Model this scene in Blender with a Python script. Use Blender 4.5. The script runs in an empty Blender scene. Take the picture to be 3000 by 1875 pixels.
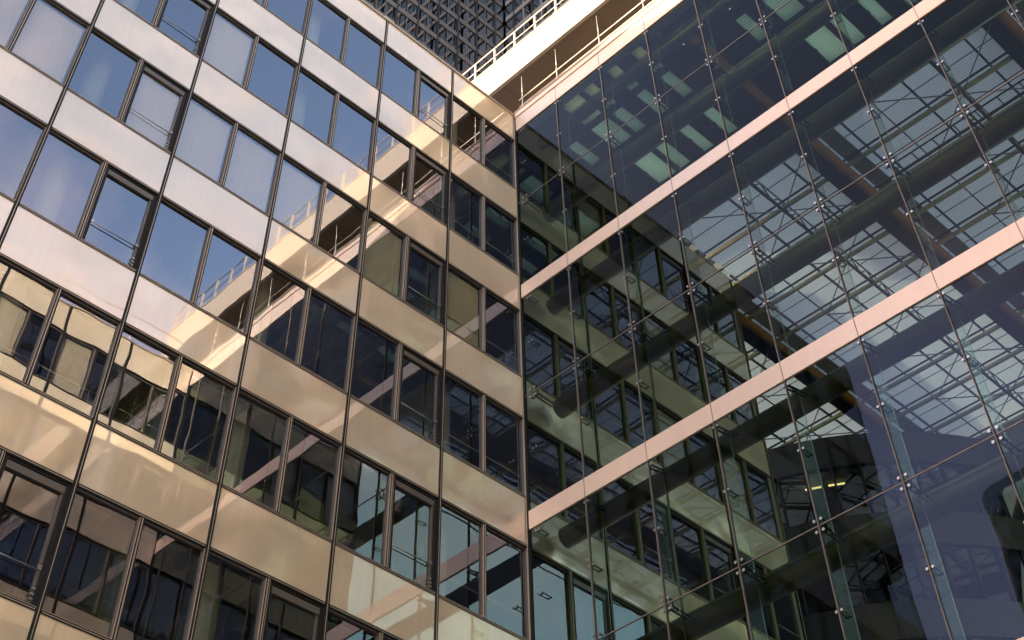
import bpy, math, random
from mathutils import Matrix, Vector

random.seed(7)
scene = bpy.context.scene
COL = scene.collection

# ------------------------------------------------------------------ camera, sky, sun, exposure
cam_d = bpy.data.cameras.new("camera")
cam = bpy.data.objects.new("camera", cam_d)
COL.objects.link(cam)
R_ = (0.71999343, -0.69397655, -0.00245053)
U_ = (-0.54846507, -0.5711832, 0.61068471)
F_ = (0.42520057, 0.43834495, 0.79187005)
cam.matrix_world = Matrix(((R_[0], U_[0], -F_[0], -18.50862684),
                           (R_[1], U_[1], -F_[1], -17.78295759),
                           (R_[2], U_[2], -F_[2], 1.6), (0, 0, 0, 1)))
cam_d.sensor_width = 36.0
cam_d.lens = 44.504
cam_d.shift_x = 75.953 / 3000
cam_d.shift_y = -702.367 / 3000
cam_d.clip_start = 0.1
cam_d.clip_end = 3000
scene.camera = cam

SUN_EL = math.radians(9.4)
TO_SUN = Vector((-0.75 * math.cos(SUN_EL), 0.66 * math.cos(SUN_EL), math.sin(SUN_EL))).normalized()
world = bpy.data.worlds.new("World")
scene.world = world
world.use_nodes = True
wn, wl = world.node_tree.nodes, world.node_tree.links
wn.clear()
wout = wn.new("ShaderNodeOutputWorld")
bg = wn.new("ShaderNodeBackground")
bg.inputs[1].default_value = 0.15
sky = wn.new("ShaderNodeTexSky")
sky.sky_type = 'NISHITA'
sky.sun_disc = False
sky.sun_elevation = SUN_EL
sky.sun_rotation = math.atan2(TO_SUN.x, TO_SUN.y)
sky.altitude = 50
sky.air_density = 1.0
sky.dust_density = 1.6
sky.ozone_density = 2.0
# thin broken clouds, part of the sky itself
tc = wn.new("ShaderNodeTexCoord")
nz = wn.new("ShaderNodeTexNoise")
nz.inputs["Scale"].default_value = 3.1
nz.inputs["Detail"].default_value = 7
nz.inputs["Roughness"].default_value = 0.55
ramp = wn.new("ShaderNodeValToRGB")
ramp.color_ramp.elements[0].position = 0.50
ramp.color_ramp.elements[1].position = 0.78
ramp.color_ramp.elements[1].color = (0.8, 0.8, 0.8, 1)
cl = wn.new("ShaderNodeMixRGB")
cl.inputs[2].default_value = (2.5, 2.35, 2.75, 1)
wl.new(tc.outputs["Generated"], nz.inputs["Vector"])
# bright cloud bank added in the west for the veil in the atrium glass
bank = wn.new("ShaderNodeVectorMath"); bank.operation = 'DOT_PRODUCT'
bank.inputs[1].default_value = Vector((-0.80, 0.32, 0.50)).normalized()
bmr = wn.new("ShaderNodeMapRange")
bmr.inputs["From Min"].default_value = 0.974
bmr.inputs["From Max"].default_value = 1.0
bmr.inputs["To Max"].default_value = 0.45
bad = wn.new("ShaderNodeMath"); bad.operation = 'ADD'
wl.new(tc.outputs["Generated"], bank.inputs[0])
wl.new(bank.outputs["Value"], bmr.inputs["Value"])
wl.new(bmr.outputs[0], bad.inputs[0])
wl.new(nz.outputs["Fac"], bad.inputs[1])
wl.new(bad.outputs[0], ramp.inputs[0])
wl.new(ramp.outputs[0], cl.inputs[0])
wl.new(sky.outputs[0], cl.inputs[1])
vio = wn.new("ShaderNodeMixRGB")             # violet put into that bank to tint the mirrored veil
vio.inputs[2].default_value = (3.4, 4.6, 8.2, 1)
vmu = wn.new("ShaderNodeMath"); vmu.operation = 'MULTIPLY'
wl.new(bmr.outputs[0], vmu.inputs[0])
wl.new(ramp.outputs[0], vmu.inputs[1])
vm2 = wn.new("ShaderNodeMath"); vm2.operation = 'MULTIPLY'; vm2.use_clamp = True
wl.new(vmu.outputs[0], vm2.inputs[0]); vm2.inputs[1].default_value = 3.5
wl.new(vm2.outputs[0], vio.inputs[0])
wl.new(cl.outputs[0], vio.inputs[1])
warm = wn.new("ShaderNodeMixRGB")          # tint over the whole sky, set for a warmer colour balance
warm.blend_type = 'MULTIPLY'
warm.inputs[0].default_value = 1.0
warm.inputs[2].default_value = (1.30, 0.96, 0.79, 1)
wl.new(vio.outputs[0], warm.inputs[1])
wl.new(warm.outputs[0], bg.inputs[0])
wl.new(bg.outputs[0], wout.inputs[0])

sun_d = bpy.data.lights.new("sun", 'SUN')
sun_d.energy = 2.5
sun_d.angle = math.radians(0.5)
sun_d.color = (1.0, 0.85, 0.64)
sun = bpy.data.objects.new("sun", sun_d)
COL.objects.link(sun)
sun.rotation_euler = TO_SUN.to_track_quat('Z', 'Y').to_euler()
sun.location = (-60, 50, 60)

vs = scene.view_settings
vs.view_transform = 'Standard'
vs.look = 'None'
vs.gamma = 1.0
vs.exposure = 2.8
cy = scene.cycles
cy.max_bounces = 10
cy.diffuse_bounces = 3
cy.glossy_bounces = 5
cy.transmission_bounces = 8
cy.transparent_max_bounces = 24
cy.sample_clamp_indirect = 0.0
cy.blur_glossy = 0.05
cy.use_denoising = True

# ------------------------------------------------------------------ materials
def new_mat(name):
    m = bpy.data.materials.new(name)
    m.use_nodes = True
    n, l = m.node_tree.nodes, m.node_tree.links
    n.clear()
    out = n.new("ShaderNodeOutputMaterial")
    return m, n, l, out

def pos_noise(n, l, scale, detail=3, rough=0.5, stretch=None):
    g = n.new("ShaderNodeNewGeometry")
    t = n.new("ShaderNodeTexNoise")
    t.inputs["Scale"].default_value = scale
    t.inputs["Detail"].default_value = detail
    t.inputs["Roughness"].default_value = rough
    if stretch:
        mp = n.new("ShaderNodeMapping")
        mp.inputs["Scale"].default_value = stretch
        l.new(g.outputs["Position"], mp.inputs["Vector"])
        l.new(mp.outputs[0], t.inputs["Vector"])
    else:
        l.new(g.outputs["Position"], t.inputs["Vector"])
    return t

def solid(name, col, rough=0.6, metal=0.0, var=0.12, scale=1.5, coat=0.0, stretch=None, detail=4):
    m, n, l, out = new_mat(name)
    p = n.new("ShaderNodeBsdfPrincipled")
    p.inputs["Roughness"].default_value = rough
    p.inputs["Metallic"].default_value = metal
    p.inputs["Coat Weight"].default_value = coat
    t = pos_noise(n, l, scale, detail, 0.6, stretch)
    mx = n.new("ShaderNodeMixRGB")
    mx.inputs[1].default_value = tuple(c * (1 - var) for c in col) + (1,)
    mx.inputs[2].default_value = tuple(min(1, c * (1 + var)) for c in col) + (1,)
    l.new(t.outputs["Fac"], mx.inputs[0])
    l.new(mx.outputs[0], p.inputs["Base Color"])
    l.new(p.outputs[0], out.inputs[0])
    return m

def wavy(n, l, scale, dist, stretch=None):
    t = pos_noise(n, l, scale, 1.5, 0.4, stretch)
    b = n.new("ShaderNodeBump")
    b.inputs["Strength"].default_value = 1.0
    b.inputs["Distance"].default_value = dist
    l.new(t.outputs["Fac"], b.inputs["Height"])
    return b

def reflectance(n, l, base, grazing=1.0):
    """Schlick-style mirror share; faces seen from behind (the far side of a pane) reflect nothing"""
    lw = n.new("ShaderNodeLayerWeight")
    lw.inputs["Blend"].default_value = 0.5
    pw = n.new("ShaderNodeMath"); pw.operation = 'POWER'
    l.new(lw.outputs["Facing"], pw.inputs[0]); pw.inputs[1].default_value = 5.0
    ma = n.new("ShaderNodeMath"); ma.operation = 'MULTIPLY_ADD'
    l.new(pw.outputs[0], ma.inputs[0]); ma.inputs[1].default_value = (1 - base) * grazing; ma.inputs[2].default_value = base
    g = n.new("ShaderNodeNewGeometry")
    iv = n.new("ShaderNodeMath"); iv.operation = 'SUBTRACT'; iv.inputs[0].default_value = 1.0
    l.new(g.outputs["Backfacing"], iv.inputs[1])
    mu = n.new("ShaderNodeMath"); mu.operation = 'MULTIPLY'
    l.new(ma.outputs[0], mu.inputs[0]); l.new(iv.outputs[0], mu.inputs[1])
    return mu.outputs[0]

def glass(name, tint, refl, wave_scale=0.8, wave=0.003, refl_col=(1, 1, 1), rough=0.0):
    """thin architectural glass: tinted see-through plus mirror reflection rising at grazing angles"""
    m, n, l, out = new_mat(name)
    tr = n.new("ShaderNodeBsdfTransparent")
    tr.inputs[0].default_value = (*[c ** 0.5 for c in tint], 1)   # half the tint on each face of the pane
    gl = n.new("ShaderNodeBsdfGlossy")
    gl.inputs["Roughness"].default_value = rough
    gl.inputs["Color"].default_value = (*refl_col, 1)
    b = wavy(n, l, wave_scale, wave)
    l.new(b.outputs[0], gl.inputs["Normal"])
    mx = n.new("ShaderNodeMixShader")
    l.new(reflectance(n, l, refl), mx.inputs[0])
    l.new(tr.outputs[0], mx.inputs[1])
    l.new(gl.outputs[0], mx.inputs[2])
    l.new(mx.outputs[0], out.inputs[0])
    return m

def panel_mat(name, col, refl, wave=0.0022, rough=0.02, var=0.085, soft=0.24):
    """back-painted, enamelled facade panel: diffuse paint under a mirror-like face"""
    m, n, l, out = new_mat(name)
    df = n.new("ShaderNodeBsdfDiffuse")
    # vertical rain streaks and faint clouding of the enamel
    st = pos_noise(n, l, 1.0, 5, 0.65, (9.0, 9.0, 0.5))
    t2 = pos_noise(n, l, 60.0, 3, 0.6)
    mxn = n.new("ShaderNodeMixRGB")
    mxn.inputs[0].default_value = 0.35
    l.new(st.outputs["Fac"], mxn.inputs[1])
    l.new(t2.outputs["Fac"], mxn.inputs[2])
    oi = n.new("ShaderNodeObjectInfo")
    mx = n.new("ShaderNodeMixRGB")
    mx.inputs[1].default_value = tuple(c * (1 - 2.2 * var) for c in col) + (1,)
    mx.inputs[2].default_value = tuple(min(1, c * (1 + 2.2 * var)) for c in col) + (1,)
    l.new(mxn.outputs[0], mx.inputs[0])
    mr = n.new("ShaderNodeMapRange")
    mr.inputs["To Min"].default_value = 0.95
    mr.inputs["To Max"].default_value = 1.05
    l.new(oi.outputs["Random"], mr.inputs["Value"])
    mul = n.new("ShaderNodeMixRGB")
    mul.blend_type = 'MULTIPLY'
    mul.inputs[0].default_value = 1
    l.new(mx.outputs[0], mul.inputs[1])
    l.new(mr.outputs[0], mul.inputs[2])
    l.new(mul.outputs[0], df.inputs[0])
    gl = n.new("ShaderNodeBsdfGlossy")
    gl.inputs["Roughness"].default_value = rough
    b = wavy(n, l, 0.9, wave)
    l.new(b.outputs[0], gl.inputs["Normal"])
    # second soft sheen with broad waves and warm tint, standing in for light patches
    g2 = n.new("ShaderNodeBsdfGlossy")
    g2.inputs["Roughness"].default_value = 0.36
    g2.inputs["Color"].default_value = (1.0, 0.80, 0.60, 1)
    b2 = wavy(n, l, 0.48, 0.75)
    l.new(b2.outputs[0], g2.inputs["Normal"])
    m2 = n.new("ShaderNodeMixShader")
    m2.inputs[0].default_value = soft
    l.new(df.outputs[0], m2.inputs[1])
    l.new(g2.outputs[0], m2.inputs[2])
    ms = n.new("ShaderNodeMixShader")
    l.new(reflectance(n, l, refl), ms.inputs[0])
    l.new(m2.outputs[0], ms.inputs[1])
    l.new(gl.outputs[0], ms.inputs[2])
    l.new(ms.outputs[0], out.inputs[0])
    return m

def emit(name, col, s):
    m, n, l, out = new_mat(name)
    e = n.new("ShaderNodeEmission")
    e.inputs[0].default_value = (*col, 1)
    e.inputs[1].default_value = s
    l.new(e.outputs[0], out.inputs[0])
    return m

def frosted(name, col):
    m, n, l, out = new_mat(name)
    a = n.new("ShaderNodeBsdfTranslucent")
    a.inputs[0].default_value = (*col, 1)
    b = n.new("ShaderNodeBsdfTransparent")
    b.inputs[0].default_value = (*col, 1)
    # fine printed frit lines
    g = n.new("ShaderNodeNewGeometry")
    w = n.new("ShaderNodeTexWave")
    w.bands_direction = 'X'
    w.inputs["Scale"].default_value = 3.0
    w.inputs["Distortion"].default_value = 0.3
    mr = n.new("ShaderNodeMapRange")
    mr.inputs["To Min"].default_value = 0.20
    mr.inputs["To Max"].default_value = 0.40
    l.new(g.outputs["Position"], w.inputs["Vector"])
    l.new(w.outputs["Fac"], mr.inputs["Value"])
    mx = n.new("ShaderNodeMixShader")
    l.new(mr.outputs[0], mx.inputs[0])
    l.new(a.outputs[0], mx.inputs[1])
    l.new(b.outputs[0], mx.inputs[2])
    l.new(mx.outputs[0], out.inputs[0])
    return m

M = {}
M['panel'] = panel_mat("enamel_panel", (0.82, 0.67, 0.47), 0.27)
M['panel_cream'] = panel_mat('cream_panel', (0.74, 0.64, 0.45), 0.15)
M['sw_wall'] = solid('bounce_wing_wall', (0.58, 0.49, 0.35), 0.7)  # bright wall of the unseen wing added to bounce warm light
M['sw_glass'] = glass('bounce_wing_glass', (0.3, 0.3, 0.3), 0.3, 0.40, 0.004)  # panes of the same added wing, meant to mirror sun onto the office
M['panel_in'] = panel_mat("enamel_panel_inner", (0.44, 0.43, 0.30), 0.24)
M['dark'] = solid("black_gasket", (0.004, 0.0035, 0.004), 0.75)
M['void'] = solid("dark_backing", (0.02, 0.019, 0.02), 0.8)
M['trim'] = solid("pale_bronze_trim", (0.46, 0.39, 0.31), 0.35, 0.3, 0.08)
M['frame'] = solid("window_frame_paint", (0.12, 0.105, 0.09), 0.4, 0.1, 0.06)
M['reveal'] = solid("grey_reveal", (0.10, 0.09, 0.09), 0.5, 0.0, 0.1)
M['pane'] = glass("window_glass", (0.68, 0.70, 0.60), 0.26, 0.75, 0.0030, (0.74, 0.80, 0.95))
M['blind'] = solid("woven_blind", (0.95, 0.74, 0.66), 0.8, 0, 0.16, 1.0, 0, (40, 40, 1.2))
M['curtain'] = solid("pale_blind", (0.66, 0.57, 0.38), 0.8, 0, 0.1, 1.0, 0, (30, 30, 0.8))
M['steel'] = solid("stainless_steel", (0.36, 0.35, 0.33), 0.42, 0.9, 0.05)
M['rail'] = solid("galvanised_rail", (0.62, 0.56, 0.48), 0.35, 0.5, 0.08)
M['white'] = solid("white_render", (0.46, 0.40, 0.33), 0.7, 0, 0.08, 0.8)
M['soffit'] = solid("brown_soffit_board", (0.19, 0.14, 0.10), 0.6, 0, 0.10, 0.7)
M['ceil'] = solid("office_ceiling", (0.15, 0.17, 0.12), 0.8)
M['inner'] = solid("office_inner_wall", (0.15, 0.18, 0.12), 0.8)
M['colw'] = solid("white_column_paint", (0.45, 0.46, 0.42), 0.6, 0, 0.04)
M['roofing'] = solid("roof_gravel", (0.30, 0.28, 0.26), 0.9, 0, 0.2, 8)
M['band'] = solid("pink_band_cladding", (0.70, 0.56, 0.47), 0.42, 0.1, 0.07, 1.0, 0, (5, 5, 0.8))
M['aglass'] = glass("atrium_glass", (0.38, 0.46, 0.33), 0.012, 0.6, 0.0024, (0.68, 0.78, 0.98))
M['fin'] = glass("glass_fin", (0.84, 0.89, 0.84), 0.0, 0.6, 0.001, (0.50, 0.55, 0.52))
M['seam'] = solid("silicone_seam", (0.17, 0.14, 0.12), 0.5)
M['tube'] = solid("olive_grey_tube", (0.11, 0.105, 0.08), 0.45, 0.2, 0.25, 0.8)
M['purlin'] = solid("cream_purlin", (0.66, 0.62, 0.42), 0.45, 0.0, 0.1)
M['girder'] = solid("dark_girder", (0.05, 0.045, 0.04), 0.6, 0.0, 0.2)
M['orange'] = solid("orange_girder_soffit", (0.62, 0.30, 0.07), 0.5, 0.0, 0.25, 1.4)
M['gplate'] = solid("grey_girder_plate", (0.26, 0.27, 0.24), 0.6, 0.0, 0.12)
M['coffer'] = solid("brown_coffer", (0.075, 0.066, 0.054), 0.7, 0, 0.2, 5, 0, (1, 10, 1))
M['frost'] = frosted("frosted_skylight", (0.85, 0.95, 0.82))
M['rglass'] = frosted("roof_glass", (0.56, 0.57, 0.66))
M['wire'] = solid("black_wire", (0.02, 0.025, 0.03), 0.5)
M['drumwall'] = solid("drum_cladding", (0.035, 0.034, 0.028), 0.45, 0.1, 0.12)
M['dglass'] = glass("drum_glass", (0.10, 0.12, 0.12), 0.10, 0.6, 0.003)
M['lamp'] = emit("ceiling_lamp", (1.0, 0.66, 0.32), 1.2)
M['spot'] = emit("floodlight_lens", (1.0, 0.95, 0.85), 9.0)
M['ground'] = solid("stone_paving", (0.24, 0.22, 0.20), 0.8, 0, 0.15, 3)
M['tglass'] = glass("tower_glass", (0.05, 0.06, 0.07), 0.42, 0.12, 0.005, (0.62, 0.66, 0.66))
M['tband'] = solid("tower_band_grey", (0.16, 0.15, 0.142), 0.3, 0.1, 0.25, 0.35)
M['tband2'] = solid("tower_band_pale", (0.34, 0.31, 0.30), 0.4, 0.1, 0.12, 0.35)
M['tmull'] = solid("tower_mullion", (0.02, 0.02, 0.025), 0.45)
M['tback'] = solid("tower_interior", (0.05, 0.05, 0.05), 0.9, 0, 0.4, 0.5)
M['wwall'] = solid("dark_side_stone", (0.20, 0.18, 0.17), 0.4, 0, 0.1)

# ------------------------------------------------------------------ mesh helper
class MB:
    def __init__(s):
        s.v, s.f, s.mi, s.sm, s.mats = [], [], [], [], []
    def m(s, mat):
        if mat not in s.mats:
            s.mats.append(mat)
        return s.mats.index(mat)
    def box(s, x0, x1, y0, y1, z0, z1, mat):
        if x0 > x1: x0, x1 = x1, x0
        if y0 > y1: y0, y1 = y1, y0
        if z0 > z1: z0, z1 = z1, z0
        b = len(s.v)
        s.v += [(x0, y0, z0), (x1, y0, z0), (x1, y1, z0), (x0, y1, z0), (x0, y0, z1), (x1, y0, z1), (x1, y1, z1), (x0, y1, z1)]
        k = s.m(mat)
        for q in ((0, 3, 2, 1), (4, 5, 6, 7), (0, 1, 5, 4), (1, 2, 6, 5), (2, 3, 7, 6), (3, 0, 4, 7)):
            s.f.append([b + i for i in q]); s.mi.append(k); s.sm.append(False)
    def quad(s, a, b, c, d, mat):
        i = len(s.v)
        s.v += [a, b, c, d]
        s.f.append([i, i + 1, i + 2, i + 3]); s.mi.append(s.m(mat)); s.sm.append(False)
    def cyl(s, p0, p1, r, mat, n=14, r1=None, cap=True):
        p0, p1 = Vector(p0), Vector(p1)
        if r1 is None: r1 = r
        d = (p1 - p0).normalized()
        a = d.orthogonal().normalized()
        b = d.cross(a)
        i0 = len(s.v)
        for p, rr in ((p0, r), (p1, r1)):
            for k in range(n):
                t = 2 * math.pi * k / n
                s.v.append(tuple(p + (a * math.cos(t) + b * math.sin(t)) * rr))
        k_ = s.m(mat)
        for k in range(n):
            s.f.append([i0 + k, i0 + (k + 1) % n, i0 + n + (k + 1) % n, i0 + n + k]); s.mi.append(k_); s.sm.append(True)
        if cap:
            s.f.append([i0 + k for k in reversed(range(n))]); s.mi.append(k_); s.sm.append(False)
            s.f.append([i0 + n + k for k in range(n)]); s.mi.append(k_); s.sm.append(False)
    def add(s, o, off, flipy=False):
        """append another MB shifted (and mirrored in y)"""
        b = len(s.v)
        for x, y, z in o.v:
            s.v.append((x + off[0], (-y if flipy else y) + off[1], z + off[2]))
        for f, mi, sm in zip(o.f, o.mi, o.sm):
            s.f.append([b + i for i in (reversed(f) if flipy else f)])
            s.mi.append(s.m(o.mats[mi])); s.sm.append(sm)
    def mesh(s, name):
        me = bpy.data.meshes.new(name)
        me.from_pydata(s.v, [], s.f)
        for m in s.mats:
            me.materials.append(M[m])
        me.polygons.foreach_set("material_index", s.mi)
        me.polygons.foreach_set("use_smooth", s.sm)
        me.update()
        return me
    def build(s, name, parent=None, loc=(0, 0, 0), stuff=False, label=None):
        return link(name, s.mesh(name), parent, loc, stuff, label)

def link(name, me, parent=None, loc=(0, 0, 0), stuff=False, label=None):
    o = bpy.data.objects.new(name, me)
    COL.objects.link(o)
    o.location = loc
    if parent: o.parent = parent
    if stuff: o['kind'] = 'stuff'
    if label: o['label'] = label
    return o

def thing(name, label, cat, loc=(0, 0, 0)):
    o = bpy.data.objects.new(name, None)
    COL.objects.link(o)
    o.location = loc
    o.empty_display_size = 0.5
    o['label'] = label
    o['category'] = cat
    return o

# ------------------------------------------------------------------ dimensions (metres; inner corner at the origin)
BAY, PITCH = 2.7, 3.5131
ZB = 31.739            # underside of the topmost spandrel row
HS = 1.278             # spandrel height
ROOF = 32.94
def zb(k): return ZB - PITCH * k
WH = PITCH - HS        # window height

# ------------------------------------------------------------------ ground
g = MB(); g.box(-600, 600, -600, 600, -0.5, 0, 'ground')
gr = g.build("ground"); gr['kind'] = 'structure'

# ------------------------------------------------------------------ window prototypes (local: x 0..1.35, y inward, z 0..WH)
def win_frame(kind, w=1.35):
    """w = full half-bay; the mullion takes 5 cm each side"""
    mb = MB()
    a, b, h = 0.040, w - 0.040, WH
    z0, z1 = 0.034, h - 0.034
    if kind != 'vent':
        # thin bright outer line, then the deep reveal, then the inner sash
        for (x0, x1, q0, q1) in ((b - .006, b, z0, z1), (a, b - .006, z0, z0 + .009)):
            mb.box(x0, x1, -.012, .02, q0, q1, 'trim')
        for (x0, x1, q0, q1, m) in ((a, a + .012, z0, z1, 'reveal'), (b - .022, b, z0, z1, 'frame'), (a + .012, b - .022, z0, z0 + .012, 'frame'), (a + .012, b - .022, z1 - .03, z1, 'reveal')):
            mb.box(x0, x1, .0201, .05, q0, q1, m)
        for (x0, x1, q0, q1) in ((a, a + .015, z0, z1), (b - .026, b, z0, z1), (a + .015, b - .026, z0, z0 + .02), (a + .015, b - .026, z1 - .035, z1)):
            mb.box(x0, x1, .0505, .10, q0, q1, 'frame')
    else:
        for (x0, x1, q0, q1) in ((a, a + .006, z0, z1), (a + .006, b, z0, z0 + .009)):
            mb.box(x0, x1, -.012, .02, q0, q1, 'trim')
        for (x0, x1, q0, q1) in ((a, a + .085, z0, z1), (b - .085, b, z0, z1), (a + .085, b - .085, z0, z0 + .03), (a + .085, b - .085, z1 - .05, z1)):
            mb.box(x0, x1, .021, .20, q0, q1, 'dark')
        # opened sash standing in the black surround
        sa, sb = a + .086, b - .086
        mb.box(sb - .05, sb, .05, .10, z0 + .05, z1 - .20, 'frame')
        mb.box(sa, sb - .051, .06, .10, z0 + .035, z0 + .065, 'frame')
        for q in (.10, .18, .27, .60, .64):
            mb.box(sb - .07, sb - .003, .025, .049, z0 + q, z0 + q + .025, 'steel')
    return mb

def win_pane(kind, w=1.35):
    mb = MB()
    a, b, h = 0.040, w - 0.040, WH
    z0, z1 = 0.034, h - 0.034
    if kind != 'vent':
        mb.box(a + .016, b - .027, .066, .076, z0 + .021, z1 - .036, 'pane')
    else:
        mb.box(a + .087, b - .137, .085, .095, z0 + .066, z1 - .18, 'pane')
    return mb

def win_bar(kind, w=1.35):
    mb = MB()
    a, b = 0.040, w - 0.040
    if kind == 'vent':
        mb.cyl((a + .086, .035, .62), (b - .14, .035, .62), .011, 'steel', 8)
    else:
        mb.cyl((a + .02, .12, .60), (b - .045, .12, .60), .014, 'rail', 8)
    return mb

def win_header(w=1.35):
    mb = MB()
    a, b = 0.040 + .086, w - 0.040 - .086
    mb.box(a, b, .03, .10, WH - .05 - .052 - .13, WH - .05 - .052, 'frame')
    return mb

def win_blind(mat, drop, w=1.35):
    mb = MB()
    a, b = 0.07, w - 0.09
    mb.box(a, b, .14, .145, max(.1, WH - .1 - drop), WH - .1, mat)
    return mb

ME = {}
for k in ('fixed', 'vent'):
    ME['f_' + k] = win_frame(k).mesh('window')
    ME['p_' + k] = win_pane(k).mesh('pane')
    ME['b_' + k] = win_bar(k).mesh('bar')
ME['header'] = win_header().mesh('header')
ME['blind'] = win_blind('blind', 2.1).mesh('blind')
ME['curtain'] = win_blind('curtain', 2.1).mesh('blind')
ME['half'] = win_blind('blind', 1.1).mesh('blind')

def add_window(parent, x, z, spec):
    """spec letters: f fixed, v vent; r rail, b blind, c pale blind, h half blind"""
    kind = 'vent' if 'v' in spec else 'fixed'
    w = link('window', ME['f_' + kind], parent, (x, 0, z))
    p = link('pane', ME['p_' + kind], w)
    p.rotation_euler = (random.gauss(0, .0014), 0, random.gauss(0, .0014))
    if kind == 'vent':
        link('header', ME['header'], w)
        link('bar', ME['b_vent'], w)
    elif 'r' in spec:
        link('bar', ME['b_fixed'], w)
    for ch, nm in (('b', 'blind'), ('c', 'curtain'), ('h', 'half')):
        if ch in spec.replace('v', '').replace('f', ''):
            link('blind', ME[nm], w)
    return w

MBW = {}
def merged_window(target, off, spec, flipy=False):
    kind = 'vent' if 'v' in spec else 'fixed'
    key = spec
    if key not in MBW:
        mb = MB()
        mb.add(win_frame(kind), (0, 0, 0)); mb.add(win_pane(kind), (0, 0, 0))
        if kind == 'vent': mb.add(win_header(), (0, 0, 0)); mb.add(win_bar('vent'), (0, 0, 0))
        elif 'r' in spec: mb.add(win_bar('fixed'), (0, 0, 0))
        if 'b' in spec: mb.add(win_blind('blind', 2.1), (0, 0, 0))
        if 'c' in spec: mb.add(win_blind('curtain', 2.1), (0, 0, 0))
        MBW[key] = mb
    target.add(MBW[key], off, flipy)

# window schedule: (row, bay from the corner) -> (left half, right half)
SCHED = {
    (0, 1): ('fr', 'fr'), (0, 2): ('f', 'v'), (0, 3): ('f', 'f'), (0, 4): ('f', 'f'),
    (1, 1): ('fr', 'fr'), (1, 2): ('f', 'v'), (1, 3): ('f', 'f'), (1, 4): ('fb', 'f'), (1, 5): ('f', 'v'),
    (2, 1): ('frc', 'fr'), (2, 2): ('fc', 'v'), (2, 3): ('fb', 'f'), (2, 4): ('fb', 'fb'), (2, 5): ('f', 'vb'), (2, 6): ('fb', 'fb'),
    (3, 1): ('fr', 'fr'), (3, 2): ('f', 'v'), (3, 3): ('f', 'f'), (3, 4): ('f', 'f'), (3, 5): ('f', 'v'), (3, 6): ('f', 'f'),
    (4, 1): ('fr', 'fr'), (4, 2): ('f', 'v'), (4, 3): ('f', 'f'), (4, 4): ('f', 'f'), (4, 5): ('fr', 'fr'),
    (5, 2): ('fr', 'fr'), (5, 3): ('f', 'v'), (5, 4): ('f', 'f'), (5, 5): ('f', 'v'),
}

# ------------------------------------------------------------------ office wing (left facade, runs on inside the atrium)
office = thing("office_building", "beige panelled office wing with rows of blue reflecting windows, filling the left of the picture", "office building")
XW, XE = -17.55, 4 * BAY          # flat facade from XW to XE
def panel_mesh(w, h, mat='panel'):
    mb = MB()
    # bright edge profile round the panel, dark shadow gap outside it
    t = .010
    mb.box(0.050, w - .050, -.006, .03, .035 + t, h - .035 - t, mat)
    mb.box(.050, w - .050, -.013, .03, .035, .035 + t, 'trim')
    mb.box(.050, w - .050, -.013, .03, h - .035 - t, h - .035, 'trim')
    return mb
pm = panel_mesh(BAY, HS).mesh('spandrel_panel')
pm_top = panel_mesh(BAY, ROOF - ZB + .02).mesh('spandrel_panel')
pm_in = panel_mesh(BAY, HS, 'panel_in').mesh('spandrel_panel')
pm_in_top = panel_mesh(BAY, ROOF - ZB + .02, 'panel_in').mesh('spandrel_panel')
in_view = {0: 4, 1: 5, 2: 6, 3: 6, 4: 6, 5: 5, 6: 4}
restP, restW = MB(), MB()
for k in range(0, 9):
    for i in range(-3, 7):          # bay i spans x -2.7i .. -2.7(i-1); i<=0 is inside the atrium
        x = -BAY * i
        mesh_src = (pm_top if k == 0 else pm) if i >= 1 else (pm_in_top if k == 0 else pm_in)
        if (i >= 1 and k in in_view and i <= in_view[k] + 1) or (i <= 0 and k <= 5):
            link('spandrel_panel', mesh_src, office, (x, 0, zb(k)))
        else:
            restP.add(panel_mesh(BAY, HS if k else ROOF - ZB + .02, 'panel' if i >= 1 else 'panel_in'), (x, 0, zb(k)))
        zw = zb(k + 1) + HS
        if k == 8: continue
        if (k, i) in SCHED:
            a, b = SCHED[(k, i)]
            add_window(office, x, zw, a); add_window(office, x + BAY / 2, zw, b)
        elif i <= 0 and k <= 4:
            a, b = random.choice([('f', 'v'), ('f', 'f'), ('fr', 'fr'), ('fc', 'f'), ('f', 'v')])
            add_window(office, x, zw, a); add_window(office, x + BAY / 2, zw, b)
        else:
            a, b = random.choice([('f', 'v'), ('f', 'f'), ('fb', 'f')])
            merged_window(restW, (x, 0, zw), a); merged_window(restW, (x + BAY / 2, 0, zw), b)
# west strip beyond bay 6
for k in range(9):
    restP.add(panel_mesh(-BAY * 6 - XW, HS if k else ROOF - ZB + .02), (XW, 0, zb(k)))
restP.build('spandrel_panel', office, stuff=True)
restW.build('window', office, stuff=True)

zlow = zb(8)
# mullions: black profile with a thin bright cap
for i in range(-4, 7):
    x = -BAY * i
    mb = MB(); mb.box(x - .043, x + .043, -.022, .12, zlow, ROOF - .03, 'dark')
    mu = mb.build('mullion', office)
    c = MB(); c.box(x - .006, x + .006, -.030, -.0225, zlow, ROOF - .03, 'trim')
    c.build('cap', mu)
minor = MB()
for i in range(-3, 7):
    xm = -BAY * i + BAY / 2
    for k in range(0, 8):
        z0 = zb(k + 1) + HS
        mb = MB()
        mb.box(xm - .040, xm + .040, -.004, .12, z0 + .035, z0 + WH - .035, 'dark')
        mb.box(xm - .009, xm + .009, -.020, -.005, z0 + .035, z0 + WH - .035, 'trim')
        if k <= 5 and -3 <= i <= 6: mb.build('window_post', office)
        else: minor.add(mb, (0, 0, 0))
if minor.v: minor.build('window_post', office, stuff=True)
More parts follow.
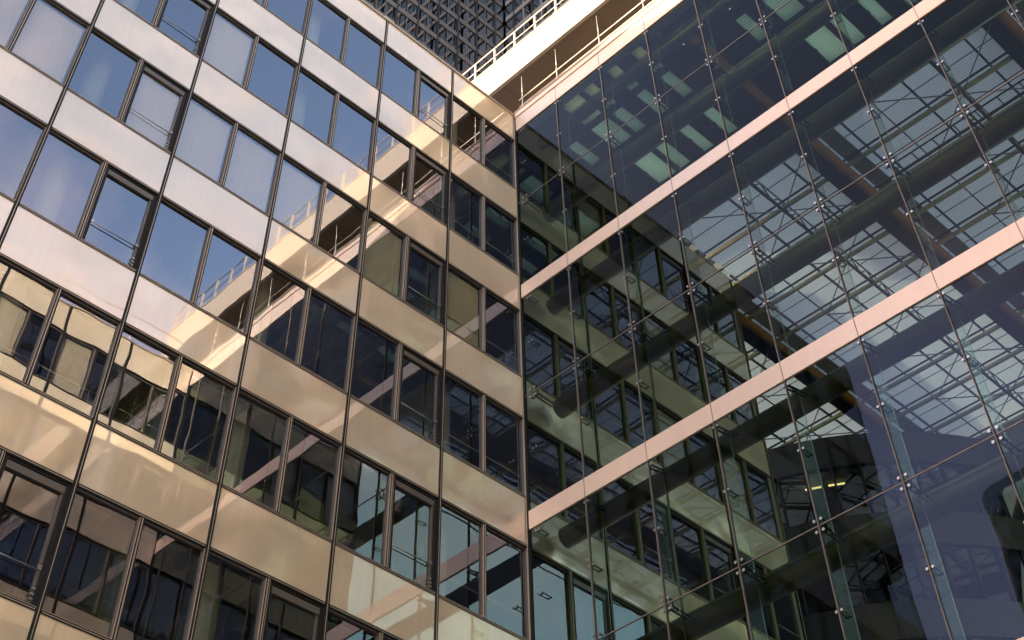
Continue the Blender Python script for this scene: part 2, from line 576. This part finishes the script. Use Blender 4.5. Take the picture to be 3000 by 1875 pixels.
# transoms
for k in range(9):
    for z in ((zb(k),) if k == 0 else (zb(k), zb(k) + HS)):
        mb = MB()
        for i in range(-3, 7):
            x0, x1 = -BAY * i + .059, -BAY * i + BAY - .059
            mb.box(x0, x1, -.006, .10, z - .034, z + .034, 'dark')
            mb.box(x0, x1, -.018, -.0065, z - .006, z + .006, 'trim')
        mb.build('transom', office)
# backing wall behind the spandrels, floors, inner walls, roof
b = MB()
for k in range(9):
    z1 = zb(k) + HS if k else ROOF - .05
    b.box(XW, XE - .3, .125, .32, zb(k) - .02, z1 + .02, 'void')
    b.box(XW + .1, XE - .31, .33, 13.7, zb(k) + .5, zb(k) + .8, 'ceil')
b.build('floor_slab', office)
b = MB()
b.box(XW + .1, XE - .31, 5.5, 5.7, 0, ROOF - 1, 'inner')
for x in (-13.5, -8.1 - 1.35, -2.7, 2.7, 8.1):
    b.box(x - .06, x + .06, .36, 5.49, 0, ROOF - 1, 'inner')
b.build('inner_wall', office)
for x in (-12.7, -7.45, -2.05, 3.4, 8.8):
    c = MB(); c.cyl((x, .85, 0), (x, .85, ROOF - 1), .27, 'colw', 24, cap=False)
    c.build('column', office)
b = MB()
b.box(XW, XE, 13.8, 14, 0, ROOF, 'wwall')
b.box(XE - .2, XE + .02, .02, 13.79, 0, ROOF, 'wwall')
b.box(XW + .05, XE - .21, .33, 13.79, ROOF - .35, ROOF - .1, 'roofing')
b.box(XW, XE - .21, .13, 13.79, 0, .2, 'void')
b.build('wall', office)
c = MB()
c.box(XW, .0, -.05, .35, ROOF - .028, ROOF + .035, 'trim')
c.box(.0, XE, .0, .35, ROOF - .028, ROOF + .035, 'trim')
for x in (-5.35, -8.9):
    c.cyl((x - .18, -.02, ROOF + .06), (x + .18, -.02, ROOF + .06), .05, 'trim', 10)
c.build('coping', office)
b = MB(); b.box(-16, -4, 6, 10, ROOF - .09, 35.45, 'wwall'); b.build('roof_shade_box', office)  # unseen box added on the roof to keep sun off the atrium fascia
# rounded dark west end
e = MB()
NR = 10
R = 0.9
for k in range(9):
    for z0, z1, mat in ((zb(k), (zb(k) + HS) if k else ROOF, 'wwall'), (zb(k) - WH, zb(k) - .01, 'dglass')):
        for j in range(NR):
            a0, a1 = math.pi / 2 * j / NR, math.pi / 2 * (j + 1) / NR
            p = lambda a: (XW - R * math.sin(a), R - R * math.cos(a))
            (xa, ya), (xb, yb) = p(a0), p(a1)
            e.quad((xb, yb, z0), (xa, ya, z0), (xa, ya, z1), (xb, yb, z1), mat)
        e.quad((XW - R, 14, z0), (XW - R, R, z0), (XW - R, R, z1), (XW - R, 14, z1), mat)
e.box(XW - R + .02, XW, R, 13.9, ROOF - .4, ROOF - .1, 'roofing')
e.build('rounded_end', office, label="dark glazed rounded end of the office wing")

# ------------------------------------------------------------------ atrium
atrium = thing("glass_atrium", "tall glass walled atrium with pink horizontal bands, point fixed panes and dark tube beams", "atrium", (0, 0, 0))
W1, WR = 1.817, 1.8326
J = [0.07] + [W1 + WR * i for i in range(9)]       # joint positions along the wall (distance from the corner)
J.append(17.05)
FT, FB = 32.763, 32.136
B1T, B1B = 25.582, 25.116
B2T, B2B = 18.555, 18.089
B3T, B3B = 11.53, 11.06
B4T, B4B = 4.5, 4.03
M1, M2, M3, M4 = 28.863, 21.836, 14.81, 7.79
rows = [(FB, M1), (M1, B1T), (B1B, M2), (M2, B2T), (B2B, M3), (M3, B3T), (B3B, M4), (M4, B4T), (B4B, .1)]
for r, (zt, zbt) in enumerate(rows):
    for j in range(len(J) - 1):
        mb = MB()
        mb.box(0, .02, -J[j + 1] + .008, -J[j] - .008, zbt + .008, zt - .008, 'aglass')
        o = mb.build('glass_panel', atrium)
for nm, zt, zbt in (('fascia', FT, FB), ('band', B1T, B1B), ('band', B2T, B2B), ('band', B3T, B3B), ('band', B4T, B4B)):
    mb = MB()
    for j in range(len(J) - 1):
        mb.box(-.035, .03, -J[j + 1] + .006, -J[j] - .006, zbt, zt, 'band')
    mb.box(-.02, .028, -17.05, -.07, zbt + .01, zt - .01, 'seam')
    o = mb.build(nm, atrium)
    if nm == 'fascia':
        c = MB()
        c.box(-.075, .30, -17.05, -.07, FT + .001, FT + .05, 'band')
        c.box(-.055, .28, -17.05, -.07, FT + .051, FT + .23, 'band')
        c.box(-.085, .32, -17.05, -.07, FT + .231, FT + .262, 'trim')
        c.box(.031, .28, -17.05, -.07, FB - .04, FT, 'gplate')
        c.build('coping', o)
# seams
for j in range(1, len(J) - 1):
    mb = MB(); mb.box(-.042, .012, -J[j] - .0075, -J[j] + .0075, .1, FT + .2, 'seam')
    mb.box(-.012, .026, -J[j] - .015, -J[j] + .015, .1, FB, 'wire')
    mb.build('vertical_joint', atrium)
for z in (M1, M2, M3, M4):
    mb = MB(); mb.box(-.008, .024, -17.05, -.07, z - .010, z + .010, 'seam'); mb.build('horizontal_joint', atrium)
mb = MB(); mb.box(-.06, .05, -.07, .0 - .024, 0, FB + .6, 'dark'); mb.box(-.072, -.0605, -.050, -.032, 0, FB + .6, 'trim')
mb.build('corner_post', atrium)
# glass fins
for r, (zt, zbt) in enumerate(rows[:8]):
    for j in range(1, len(J) - 1):
        if r > 6: continue
        mb = MB()
        mb.box(.05, .47, -J[j] - .009, -J[j] + .009, zbt + .10, zt - .10, 'fin')
        mb.box(.468, .476, -J[j] - .006, -J[j] + .006, zbt + .10, zt - .10, 'steel')
        mb.build('glass_fin', atrium)
# tube beams, with a thin bright rod riding on them
def tube(z, x=.98, r=.25, y1=-.30):
    mb = MB(); mb.cyl((x, y1, z), (x, -17.0, z), r, 'tube', 32)
    o = mb.build('tube_beam', atrium)
    c = MB(); c.cyl((x - r - .04, y1 - .2, z + .05), (x - r - .04, -17.0, z + .05), .014, 'steel', 8)
    c.build('rod', o)
for z in (M1, M2, M3, M4): tube(z)
for z in (B1B + .1, B2B + .1, B3B + .1): tube(z, .93, .24)
tube(31.9, .80, .20)
# spiders (four bolts and twin arms) at the mid joints
def spider(y, z, xt=.72):
    mb = MB()
    for s in (-1, 1):
        for t in (-1, 1):
            mb.cyl((-.018, y + s * .075, z + t * .11), (.0, y + s * .075, z + t * .11), .030, 'steel', 12)
            mb.cyl((.02, y + s * .075, z + t * .11), (.11, y + s * .075, z + t * .11), .016, 'wire', 8)
            mb.cyl((.10, y + s * .075, z + t * .11), (.16, y + s * .05, z + t * .03), .018, 'wire', 8)
        mb.cyl((.13, y + s * .055, z), (xt, y + s * .055, z - .02), .022, 'wire', 10)
        mb.cyl((xt - .03, y + s * .055, z - .02), (xt + .01, y + s * .055, z - .02), .036, 'steel', 10)
    mb.box(.30, .34, y - .08, y + .08, z - .025, z + .025, 'steel')
    return mb
def clamp(y, z):
    mb = MB()
    for s in (-1, 1):
        mb.cyl((-.016, y + s * .055, z), (.0, y + s * .055, z), .027, 'steel', 12)
        mb.cyl((.02, y + s * .055, z), (.30, y + s * .05, z), .013, 'wire', 8)
    mb.cyl((.29, y - .07, z), (.29, y + .07, z), .016, 'wire', 8)
    mb.cyl((.05, y - .07, z), (.05, y + .07, z), .014, 'steel', 8)
    return mb
sp = spider(0, 0).mesh('spider_bracket')
cm = clamp(0, 0).mesh('clamp')
for z in (M1, M2, M3):
    for j in range(0, len(J) - 1):
        link('spider_bracket', sp, atrium, (0, -J[j] - (0.25 if j == 0 else 0), z))
for z in (FB - .10, (FB + M1) / 2, (M1 + B1T) / 2, B1B - .11, (B1B + M2) / 2, (M2 + B2T) / 2, B2B - .11, (B2B + M3) / 2, (M3 + B3T) / 2, B3B - .11):
    for j in range(0, len(J) - 1):
        link('clamp', cm, atrium, (0, -J[j] - (0.25 if j == 0 else 0), z))
# twin bolts and thick arms that hang the tubes at the bands
for z, n in ((B1B, 9), (B2B, 9)):
    for j in range(1, n):
        mb = MB()
        for s in (-.05, .05):
            mb.cyl((.05, -J[j] + s, z - .12), (.72, -J[j] + s, z + .02), .02, 'wire', 8)
        mb.build('hanger_arm', atrium)

# roof: coffered strip next to the wall, glazed beyond it
ZR = 33.0
coff = MB()
xs = [(0.30, .75), (.75, 1.97), (1.97, 2.14), (2.14, 3.38), (3.38, 4.14), (4.14, 5.60), (5.60, 7.25)]
open_x = {1, 3, 5}
holes = []
for base in (0.0, 7.0, 14.0):
    for (a, c, cols) in ((.24, .67, (3,)), (1.26, 2.04, (1, 3, 5)), (2.20, 2.66, (1, 3, 5)), (3.22, 3.65, (1, 3, 5)), (4.22, 4.65, (1, 3, 5)), (5.24, 5.46, (1, 3, 5))):
        holes.append((base + a, base + c, cols))
holes = [h for h in holes if h[1] < 17]
prev = -.05
for (a, c, cols) in holes:
    coff.box(.30, 7.25, -a, -prev, ZR, ZR + .45, 'coffer')
    for q, (x0, x1) in enumerate(xs):
        if q not in cols:
            coff.box(x0, x1, -c, -a, ZR, ZR + .45, 'coffer')
    prev = c
coff.box(.30, 7.25, -17.05, -prev, ZR, ZR + .45, 'coffer')
# slats under the solid fields
edges = [(.05, holes[0][0])] + [(holes[q][1], holes[q + 1][0]) for q in range(len(holes) - 1)]
for (y0, y1) in edges:
    if y1 - y0 < .25: continue
    for q in range(62):
        x = .36 + q * .11
        coff.box(x, x + .045, -y1 + .04, -y0 - .04, ZR - .035, ZR - .004, 'coffer')
rc = coff.build('coffered_ceiling', atrium)
for (a, c, cols) in holes:
    for q in cols:
        x0, x1 = xs[q]
        mb = MB()
        mb.box(x0 + .002, x1 - .002, -c + .002, -a - .002, ZR + .06, ZR + .07, 'frost')
        o = mb.build('skylight', rc)
        f = MB()
        for yy in (-a - .022, -c + .004):
            f.box(x0 + .004, x1 - .004, yy, yy + .018, ZR - .012, ZR + .05, 'gplate')
        f.box((x0 + x1) / 2 - .06, (x0 + x1) / 2 + .06, -a - .05, -a - .023, ZR - .02, ZR + .02, 'wire')
        f.build('trim', o)
# diagonal bracing rods and a lighter truss chord under the glazed roof
for base in (-7.0, 0.0, 7.0):
    for q in range(5):
        xa, xb = 7.72 + 3.5 * q, 7.72 + 3.5 * (q + 1)
        if base < 0 and xa < XE: continue
        mb = MB()
        mb.cyl((xa, -base - 1.3, ZR - .12), (xb, -base - 5.6, ZR - .12), .022, 'steel', 8)
        mb.cyl((xb, -base - 1.3, ZR - .17), (xa, -base - 5.6, ZR - .17), .022, 'steel', 8)
        mb.build('brace_rod', atrium)
for s in (3.55, 10.55, 15.6):
    mb = MB()
    mb.cyl((7.4, -s, ZR - .35), (25.4, -s, ZR - .35), .06, 'tube', 12)
    for q in range(18):
        xx = 7.6 + q
        mb.cyl((xx, -s, ZR - .33), (xx + .5, -s, ZR + .12), .025, 'tube', 6)
        mb.cyl((xx + .5, -s, ZR + .12), (xx + 1, -s, ZR - .33), .025, 'tube', 6)
    mb.build('truss', atrium)
# two runs of duct under the coffers
mb = MB(); mb.cyl((2.02, -.3, ZR - .16), (2.02, -16.9, ZR - .16), .07, 'girder', 14); mb.build('pipe', atrium)
mb = MB(); mb.cyl((6.75, -.3, ZR - .16), (6.75, -16.9, ZR - .16), .05, 'purlin', 12); mb.build('pipe', atrium)
# girders across the atrium
for s in (-8.2, -1.2, 5.8, 12.8):
    x0 = 1.0 if s > 0 else XE + .05
    mb = MB()
    mb.box(x0, 25.5, -s + .02, -s + .46, ZR - .10, ZR + .95, 'girder')
    mb.box(x0, 25.5, -s + .0, -s + .48, ZR - .14, ZR - .101, 'girder')
    gd = mb.build('roof_girder', atrium)
    c = MB(); c.cyl((x0, -s - .18, ZR - .04), (25.4, -s - .18, ZR - .04), .16, 'orange', 20); c.build('orange_tube', gd)
    c = MB(); c.box(7.3, 25.5, -s - .92, -s - .38, ZR + .10, ZR + .16, 'gplate')
    for xx in [7.3 + 1.9 * q for q in range(9)]:
        c.box(xx, xx + .01, -s - .915, -s - .385, ZR + .092, ZR + .099, 'girder')
    c.build('gutter_plate', gd)
# purlins
xp = [7.72 + 1.75 * q for q in range(11)]
for q, x in enumerate(xp):
    y1 = -.05 if x < XE else 9
    mb = MB(); mb.cyl((x, y1, ZR + .02), (x, -17, ZR + .02), .085, 'purlin', 16)
    pr_ = mb.build('purlin', atrium)
    c = MB()
    c.box(x - .20, x - .14, y1, -17, ZR + .10, ZR + .15, 'girder')
    c.box(x + .12, x + .16, y1, -17, ZR + .10, ZR + .15, 'girder')
    c.build('glazing_rail', pr_)
# glazing bars across, and panes
yb = []
for base in (-14.0, -7.0, 0.0, 7.0, 14.0):
    yb += [base + .02 if False else base + 0.0, base + 2.35, base + 4.65]
yb = [y for y in yb if -9 < y < 17]
mb = MB()
for y in yb:
    x0 = 7.3 if y > 0 else XE + .05
    mb.box(x0, 25.5, -y - .028, -y + .028, ZR + .14, ZR + .24, 'girder')
for y in yb:
    x0 = 7.3 if y > 0 else XE + .05
    mb.box(x0, 25.5, -y - 1.17 - .014, -y - 1.17 + .014, ZR + .17, ZR + .24, 'girder')
for x in xp:
    y1 = -.05 if x + .9 < XE else 8.9
    if x + .9 < 25: mb.box(x + .86, x + .89, y1, -16.9, ZR + .245, ZR + .258, 'girder')
mb.build('glazing_bar', atrium)
mb = MB(); mb.box(7.26, 25.5, -17.0, -.02, ZR + .26, ZR + .28, 'rglass'); mb.build('roof_glazing', atrium)
mb = MB(); mb.box(XE + .05, 25.5, -.015, 9, ZR + .26, ZR + .28, 'rglass'); mb.build('roof_glazing', atrium)
# thin wires strung above the glass, reading as fine crossing lines
mb = MB()
for q in range(60):
    x = 7.5 + q * .30
    mb.cyl((x, -6.9, ZR + .52), (x + 1.6, -12.6, ZR + .52), .008, 'wire', 4)
    mb.cyl((x + 1.6, -6.9, ZR + .60), (x, -12.6, ZR + .60), .008, 'wire', 4)
mb.build('crossing_wires', atrium, stuff=True)
# second layer: maintenance walkway rails under the roof
mb = MB()
for x in (10.25, 10.75):
    mb.cyl((x, -7.0, ZR - .25), (x, -16.9, ZR - .25), .03, 'girder', 8)
for q in range(12):
    mb.box(10.25, 10.75, -7.2 - q * .8, -7.16 - q * .8, ZR - .27, ZR - .24, 'girder')
mb.build('walkway', atrium)
# roof rim and end walls
mb = MB()
mb.box(25.51, 26.0, -17.05, 9, ZR - .8, ZR + 1.0, 'gplate')
mb.box(XE + .05, 26.0, 9.01, 9.3, 0, ZR + 1.0, 'drumwall')
mb.build('roof_edge_beam', atrium)
# guardrail on the roof edge
gr_ = MB()
gr_.cyl((.12, -.12, FT + .66), (.12, -17, FT + .66), .017, 'rail', 8)
gr_.cyl((.12, -.12, FT + 1.02), (.12, -17, FT + 1.02), .017, 'rail', 8)
go = gr_.build('guardrail', atrium)
for s in J[:-1]:
    s2 = s + .2 if s < .1 else s
    mb = MB()
    mb.cyl((.12, -s2, FT + .262), (.12, -s2, FT + 1.2), .021, 'rail', 8)
    mb.cyl((.12, -s2, FT + 1.2), (.12, -s2, FT + 2.15), .013, 'rail', 8)
    for z in (.40, .66, 1.02): mb.cyl((.12, -s2, FT + z - .03), (.12, -s2, FT + z + .03), .034, 'rail', 10)
    mb.build('post', go)
# small floodlights hung below the first ceiling bay
for s in (1.9, 3.8, 5.87, 7.66):
    fl = thing("floodlight", {1.9: "small black floodlight under the atrium ceiling nearest the corner", 3.8: "black floodlight under the atrium ceiling, second from the corner",
                              5.87: "lit floodlight glinting beside the upper end of the orange roof tube", 7.66: "lit floodlight glinting under the ceiling, farthest from the corner"}[s], "floodlight", (1.25, -s, 32.45))
    fl['group'] = "floodlights under the atrium ceiling"
    mb = MB(); mb.cyl((0, 0, .10), (0, 0, .55), .018, 'wire', 8); mb.cyl((0, -.14, .10), (0, .14, .10), .014, 'wire', 8)
    mb.build('bracket', fl)
    mb = MB(); mb.cyl((0, 0, .12), (-.05, 0, -.12), .09, 'wire', 14, .12); mb.build('housing', fl)
    mb = MB(); mb.cyl((-.0505, 0, -.121), (-.055, 0, -.14), .10, 'spot' if s > 5 else 'steel', 14); mb.build('lens', fl)

# ------------------------------------------------------------------ terrace canopy over the atrium roof
can = thing("roof_canopy", "white sunlit roof canopy with brown soffit and a white guardrail along its top", "canopy", (0, -8, ROOF))
oz = -ROOF
CX, CB, CT = -.08, 35.0, 36.42
mb = MB(); mb.box(CX, CX + .12, -12, 16, CB + oz, CT + oz, 'white'); mb.box(CX - .03, CX + .16, -12, 16, CT + oz + .001, CT + oz + .05, 'white')
mb.build('fascia', can)
mb = MB(); mb.box(CX + .121, 1.9, -12, 16, CB + oz + .02, CB + oz + .12, 'soffit')
for q in range(14):
    y = -11.5 + q * 2
    mb.box(CX + .13, 1.6, y - .006, y + .006, CB + oz + .012, CB + oz + .0195, 'girder')
for q in range(28):
    for x in (.25, .9, 1.5):
        mb.cyl((x, -11.7 + q, CB + oz + .01), (x, -11.7 + q, CB + oz + .0195), .02, 'wire', 6)
mb.build('soffit', can)
mb = MB(); mb.box(1.7, 1.9, -12, 16, .5, CB + oz + .01, 'wwall'); mb.build('back_wall', can)
mb = MB(); mb.box(CX + .17, 1.9, -12, 16, CT + oz - .2, CT + oz - .05, 'roofing'); mb.build('roof_deck', can)
rl = MB()
for z, r in ((CT + 1.0, .026), (CT + .52, .018)):
    rl.cyl((CX + .05, -12, z + oz), (CX + .05, 16, z + oz), r, 'white', 10)
ro = rl.build('guardrail', can)
for q in range(28):
    y = -11.76 + q * .98
    mb = MB(); mb.box(CX + .02, CX + .08, y - .03, y + .03, CT + oz + .051, CT + oz + 1.0, 'white'); mb.build('post', ro)

# ------------------------------------------------------------------ rounded block inside the back of the atrium
drum = thing("rear_office_block", "dark rounded office block with long grey bands behind the atrium glass", "office building", (30, 9, 0))
RD = 11.6
def ring(r, a0, a1, z0, z1, mat, n=1):
    mb = MB()
    for q in range(n):
        b0, b1 = a0 + (a1 - a0) * q / n, a0 + (a1 - a0) * (q + 1) / n
        mb.quad((r * math.cos(b0), r * math.sin(b0), z0), (r * math.cos(b1), r * math.sin(b1), z0), (r * math.cos(b1), r * math.sin(b1), z1), (r * math.cos(b0), r * math.sin(b0), z1), mat)
        mb.quad((r * math.cos(b0), r * math.sin(b0), z0), ((r - .2) * math.cos(b0), (r - .2) * math.sin(b0), z0), ((r - .2) * math.cos(b1), (r - .2) * math.sin(b1), z0), (r * math.cos(b1), r * math.sin(b1), z0), mat)
    return mb
A0, A1 = math.radians(175), math.radians(300)
for k in range(9):
    zt = 31.2 - k * PITCH
    ring(RD, A0, A1, zt, zt + 1.35, 'drumwall', 24).build('band', drum)
    ring(RD - .12, A0, A1, zt - (PITCH - 1.35), zt, 'dglass', 24).build('window_strip', drum)
    mb = MB()
    for q in range(24):
        a = A0 + (A1 - A0) * q / 24
        mb.cyl(((RD - .03) * math.cos(a), (RD - .03) * math.sin(a), zt - 2.163), ((RD - .03) * math.cos(a), (RD - .03) * math.sin(a), zt), .05, 'tmull', 6)
    mb.build('mullion', drum)
mb = MB(); mb.cyl((0, 0, 0), (0, 0, 32.4), RD - 4, 'tback', 48)
for k in range(9): mb.cyl((0, 0, 31.3 - k * PITCH), (0, 0, 31.5 - k * PITCH), RD - .35, 'ceil', 64)
mb.build('core', drum)
for k, a in ((0, 207), (0, 212), (2, 204)):
    aa = math.radians(a)
    mb = MB()
    mb.box(-.32, .32, -.02, .02, -.03, .03, 'lamp')
    o = mb.build('ceiling_light', drum, ((RD - 1.2) * math.cos(aa), (RD - 1.2) * math.sin(aa), 31.2 - k * PITCH - .01))
    o.rotation_euler = (0, 0, aa + math.pi / 2)
# flat wing that carries on to the south behind the atrium
rear = thing("rear_wing", "long grey banded office wing seen dimly behind the right end of the atrium", "office building", (28, -8, 0))
for k in range(9):
    zt = 31.2 - k * PITCH
    mb = MB(); mb.box(-.4, 0, -9, 5.2, zt, zt + 1.35, 'drumwall'); mb.build('band', rear)
    mb = MB(); mb.box(-.25, -.24, -9, 5.2, zt - 2.163, zt, 'dglass'); mb.build('window_strip', rear)
    mb = MB()
    for q in range(9): mb.box(-.3, -.2, -9 + q * 1.8 - .04, -9 + q * 1.8 + .04, zt - 2.163, zt, 'tmull')
    mb.build('mullion', rear)
mb = MB(); mb.box(1.5, 1.7, -9, 5.2, 0, 32.5, 'tback'); mb.box(-.4, 6, -9, 5.2, 32.56, 33.9, 'drumwall'); mb.build('wall', rear)

# ------------------------------------------------------------------ opposite wing (faces the office wing; seen in its reflections)
opp = thing("opposite_wing", "cream panelled office wing across the courtyard, mirrored in the lower left windows", "office building", (0, -17.1, 0))
fp, fw = MB(), MB()
for k in range(9):
    for i in range(-2, 5):
        x = -BAY * i
        fp.add(panel_mesh(BAY, HS if k else ROOF - ZB + .02, 'panel_cream'), (x, 0, zb(k)), True)
        if k < 8:
            a, b_ = random.choice([('f', 'v'), ('f', 'f'), ('fb', 'f'), ('fc', 'fc'), ('fr', 'fr'), ('fr', 'v')])
            merged_window(fw, (x, 0, zb(k + 1) + HS), a, True); merged_window(fw, (x + BAY / 2, 0, zb(k + 1) + HS), b_, True)
            fp.box(x + BAY / 2 - .05, x + BAY / 2 + .05, -.12, .0, zb(k + 1) + HS + .05, zb(k) - .05, 'dark')
        fp.box(x - .055, x + .055, -.12, .02, zb(k) - WH, zb(k) + HS, 'dark')
    fp.box(-10.8, 8.1, -.32, -.125, zb(k) - .02, zb(k) + HS, 'void')
    fp.box(-10.8, 8.1, -9.7, -.33, zb(k) + .5, zb(k) + .8, 'ceil')
fp.box(-10.9, 8.1, -.35, .05, ROOF - .02, ROOF + .04, 'trim')
fp.box(-10.9, 8.1, -10, -9.8, 0, ROOF, 'wwall')
fp.box(-10.9, -10.81, -9.79, -.13, 0, ROOF - .03, 'wwall')
fp.box(8.11, 8.3, -9.79, -.13, 0, ROOF - .03, 'wwall')
fp.box(-10.8, 8.1, -9.79, -.36, ROOF - .3, ROOF - .1, 'roofing')
fp.box(-10.8, 8.1, -6, -5.8, 0, ROOF - .5, 'inner')
fp.build('facade', opp)
fw.build('window', opp, stuff=True)
mb = MB()
for z in (.55, 1.0): mb.cyl((-10.7, -.3, ROOF + z), (0, -.3, ROOF + z), .02, 'rail', 8)
for q in range(7): mb.cyl((-10.7 + q * 1.6, -.3, ROOF), (-10.7 + q * 1.6, -.3, ROOF + 1.0), .02, 'rail', 8)
mb.build('guardrail', opp)

# ------------------------------------------------------------------ distant dark tower in the west, mirrored in the atrium glass
west = thing("dark_tower", "distant dark tower with a rounded corner, mirrored at the lower right of the atrium glass", "skyscraper", (-220, 80, 0))
for k in range(20):
    z0 = k * 8.1
    for a, c, mat, nm in ((z0, z0 + 2.2, 'wwall', 'floor_band'), (z0 + 2.21, z0 + 8.09, 'dglass', 'window_strip')):
        mb = MB()
        pts = [(-70, -34), (0, -34)] + [(-7 + 7 * math.cos(t), -7 + 7 * math.sin(t)) for t in [math.pi / 2 * j / 8 for j in range(9)]] + [(-70, 0)]
        for (xa, ya), (xb, yb2) in zip(pts, pts[1:]):
            mb.quad((xa, ya, a), (xb, yb2, a), (xb, yb2, c), (xa, ya, c), mat)
        mb.build(nm, west)
mb = MB(); mb.box(-69, -4, -30, -4, 0, 161.5, 'tback'); mb.build('core', west)

# unseen block added far to the west: keeps the low sun off everything below about the eighth floor of the courtyard
wb = thing("west_shade_block", "unseen long grey block added far to the west to shade the courtyard", "office building", (-80, 40, 0))
mb = MB(); mb.box(-14, 0, 0, 45, 0, 44.0, 'wwall')
for k in range(12): mb.box(.01, .3, .5, 44.5, 1.5 + k * 3.5, 3.4 + k * 3.5, 'tmull')
mb.build('wall', wb)
mb = MB(); mb.box(-14.3, .3, -.3, 45.3, 44.01, 44.6, 'roofing'); mb.build('roof', wb)

# ------------------------------------------------------------------ unseen wing added west of the viewpoint to bounce warm sunlight onto the office
sw = thing("added_bounce_wing", "unseen cream wing added behind the viewpoint to bounce warm sunlight across the courtyard", "office building", (-20, -17.1, 0))
sp_, sw_ = MB(), MB()
for k in range(0, 8):
    z = 29.3 - k * PITCH
    sp_.box(-16, 0, -.3, 0, z, z + HS, 'sw_wall')
    for q in range(6):
        x = -16 + q * 2.7
        if x + 2.5 < 0:
            sp_.box(x, x + .5, -.3, -.001, z - WH, z, 'sw_wall')
            for h in (0, 1):
                xx = x + .5 + h * 1.12
                if 1 <= k <= 3 and q >= 1 and (k * 5 + q * 3 + h) % 4 < 3:
                    sw_.box(xx + .03, xx + 1.08, -.12, -.11, z - WH + .03, z - .03, 'sw_glass')
                else:
                    sw_.box(xx + .03, xx + 1.08, -.12, -.11, z - WH + .03, z - .03, 'sw_wall')
sp_.box(-16, 0, -9, -8.8, 0, 30.4, 'wwall'); sp_.box(-16.2, -16.01, -9, 0, 0, 30.4, 'wwall'); sp_.box(.01, .2, -9, 0, 0, 30.4, 'wwall')
sp_.box(-16, 0, -8.79, -.31, 30.0, 30.3, 'roofing'); sp_.box(-16, 0, -3, -2.8, 0, 29.9, 'inner')
sp_.build('facade', sw); sw_.build('window', sw, stuff=True)

# ------------------------------------------------------------------ skyscraper behind
tower = thing("skyscraper", "very tall dark glass skyscraper with grey floor bands rising behind the roofline", "skyscraper", (60.9, 60, 0))
FH = 4.2
NF = 60
for k in range(8, NF):
    z = k * FH
    mb = MB(); mb.box(-44, -.4, -.06, .3, z, z + 1.0, 'tband'); mb.build('floor_band', tower)
    if k % 1 == 0:
        mb = MB(); mb.box(-.15, .3, -40, -.4, z + .2, z + 1.2, 'tband2'); mb.build('cross_band', tower)
for k in range(8, NF):
    z = k * FH
    mb = MB(); mb.box(-44, -.2, .05, .06, z + 1.002, z + FH - .002, 'tglass'); mb.box(.05, .06, -40, -.2, z + 1.202, z + FH + .198, 'tglass'); mb.build('window_strip', tower)
for q in range(12):
    x = -2.2 - q * 3.7
    mb = MB(); mb.box(x - .09, x + .09, -.22, .0, 0, NF * FH, 'tmull'); mb.build('mullion', tower)
    mb = MB(); mb.box(x - 1.85 - .04, x - 1.85 + .04, -.03, .045, 0, NF * FH, 'tband'); mb.build('window_post', tower)
for q in range(11):
    y = -2.2 - q * 3.7
    mb = MB(); mb.box(-.22, .0, y - .09, y + .09, 0, NF * FH, 'tmull'); mb.build('mullion', tower)
    mb = MB(); mb.box(-.12, .045, y - 1.85 - .07, y - 1.85 + .07, 0, NF * FH, 'tband2'); mb.build('window_post', tower)
mb = MB()
for k in range(0, NF):
    mb.box(-44, 18, .5, 18, k * FH + .2, k * FH + .6, 'tback'); mb.box(.5, 18, -40, .5, k * FH + .2, k * FH + .6, 'tback')
mb.box(-40, 18, 6, 20, 0, NF * FH, 'tback'); mb.box(6, 18, -38, 5.9, 0, NF * FH, 'tback')
mb.box(-44.3, -44.01, -.1, 20, 0, NF * FH, 'tback'); mb.box(.1, 20, -40.3, -40.01, 0, NF * FH, 'tback')
mb.build('core', tower)
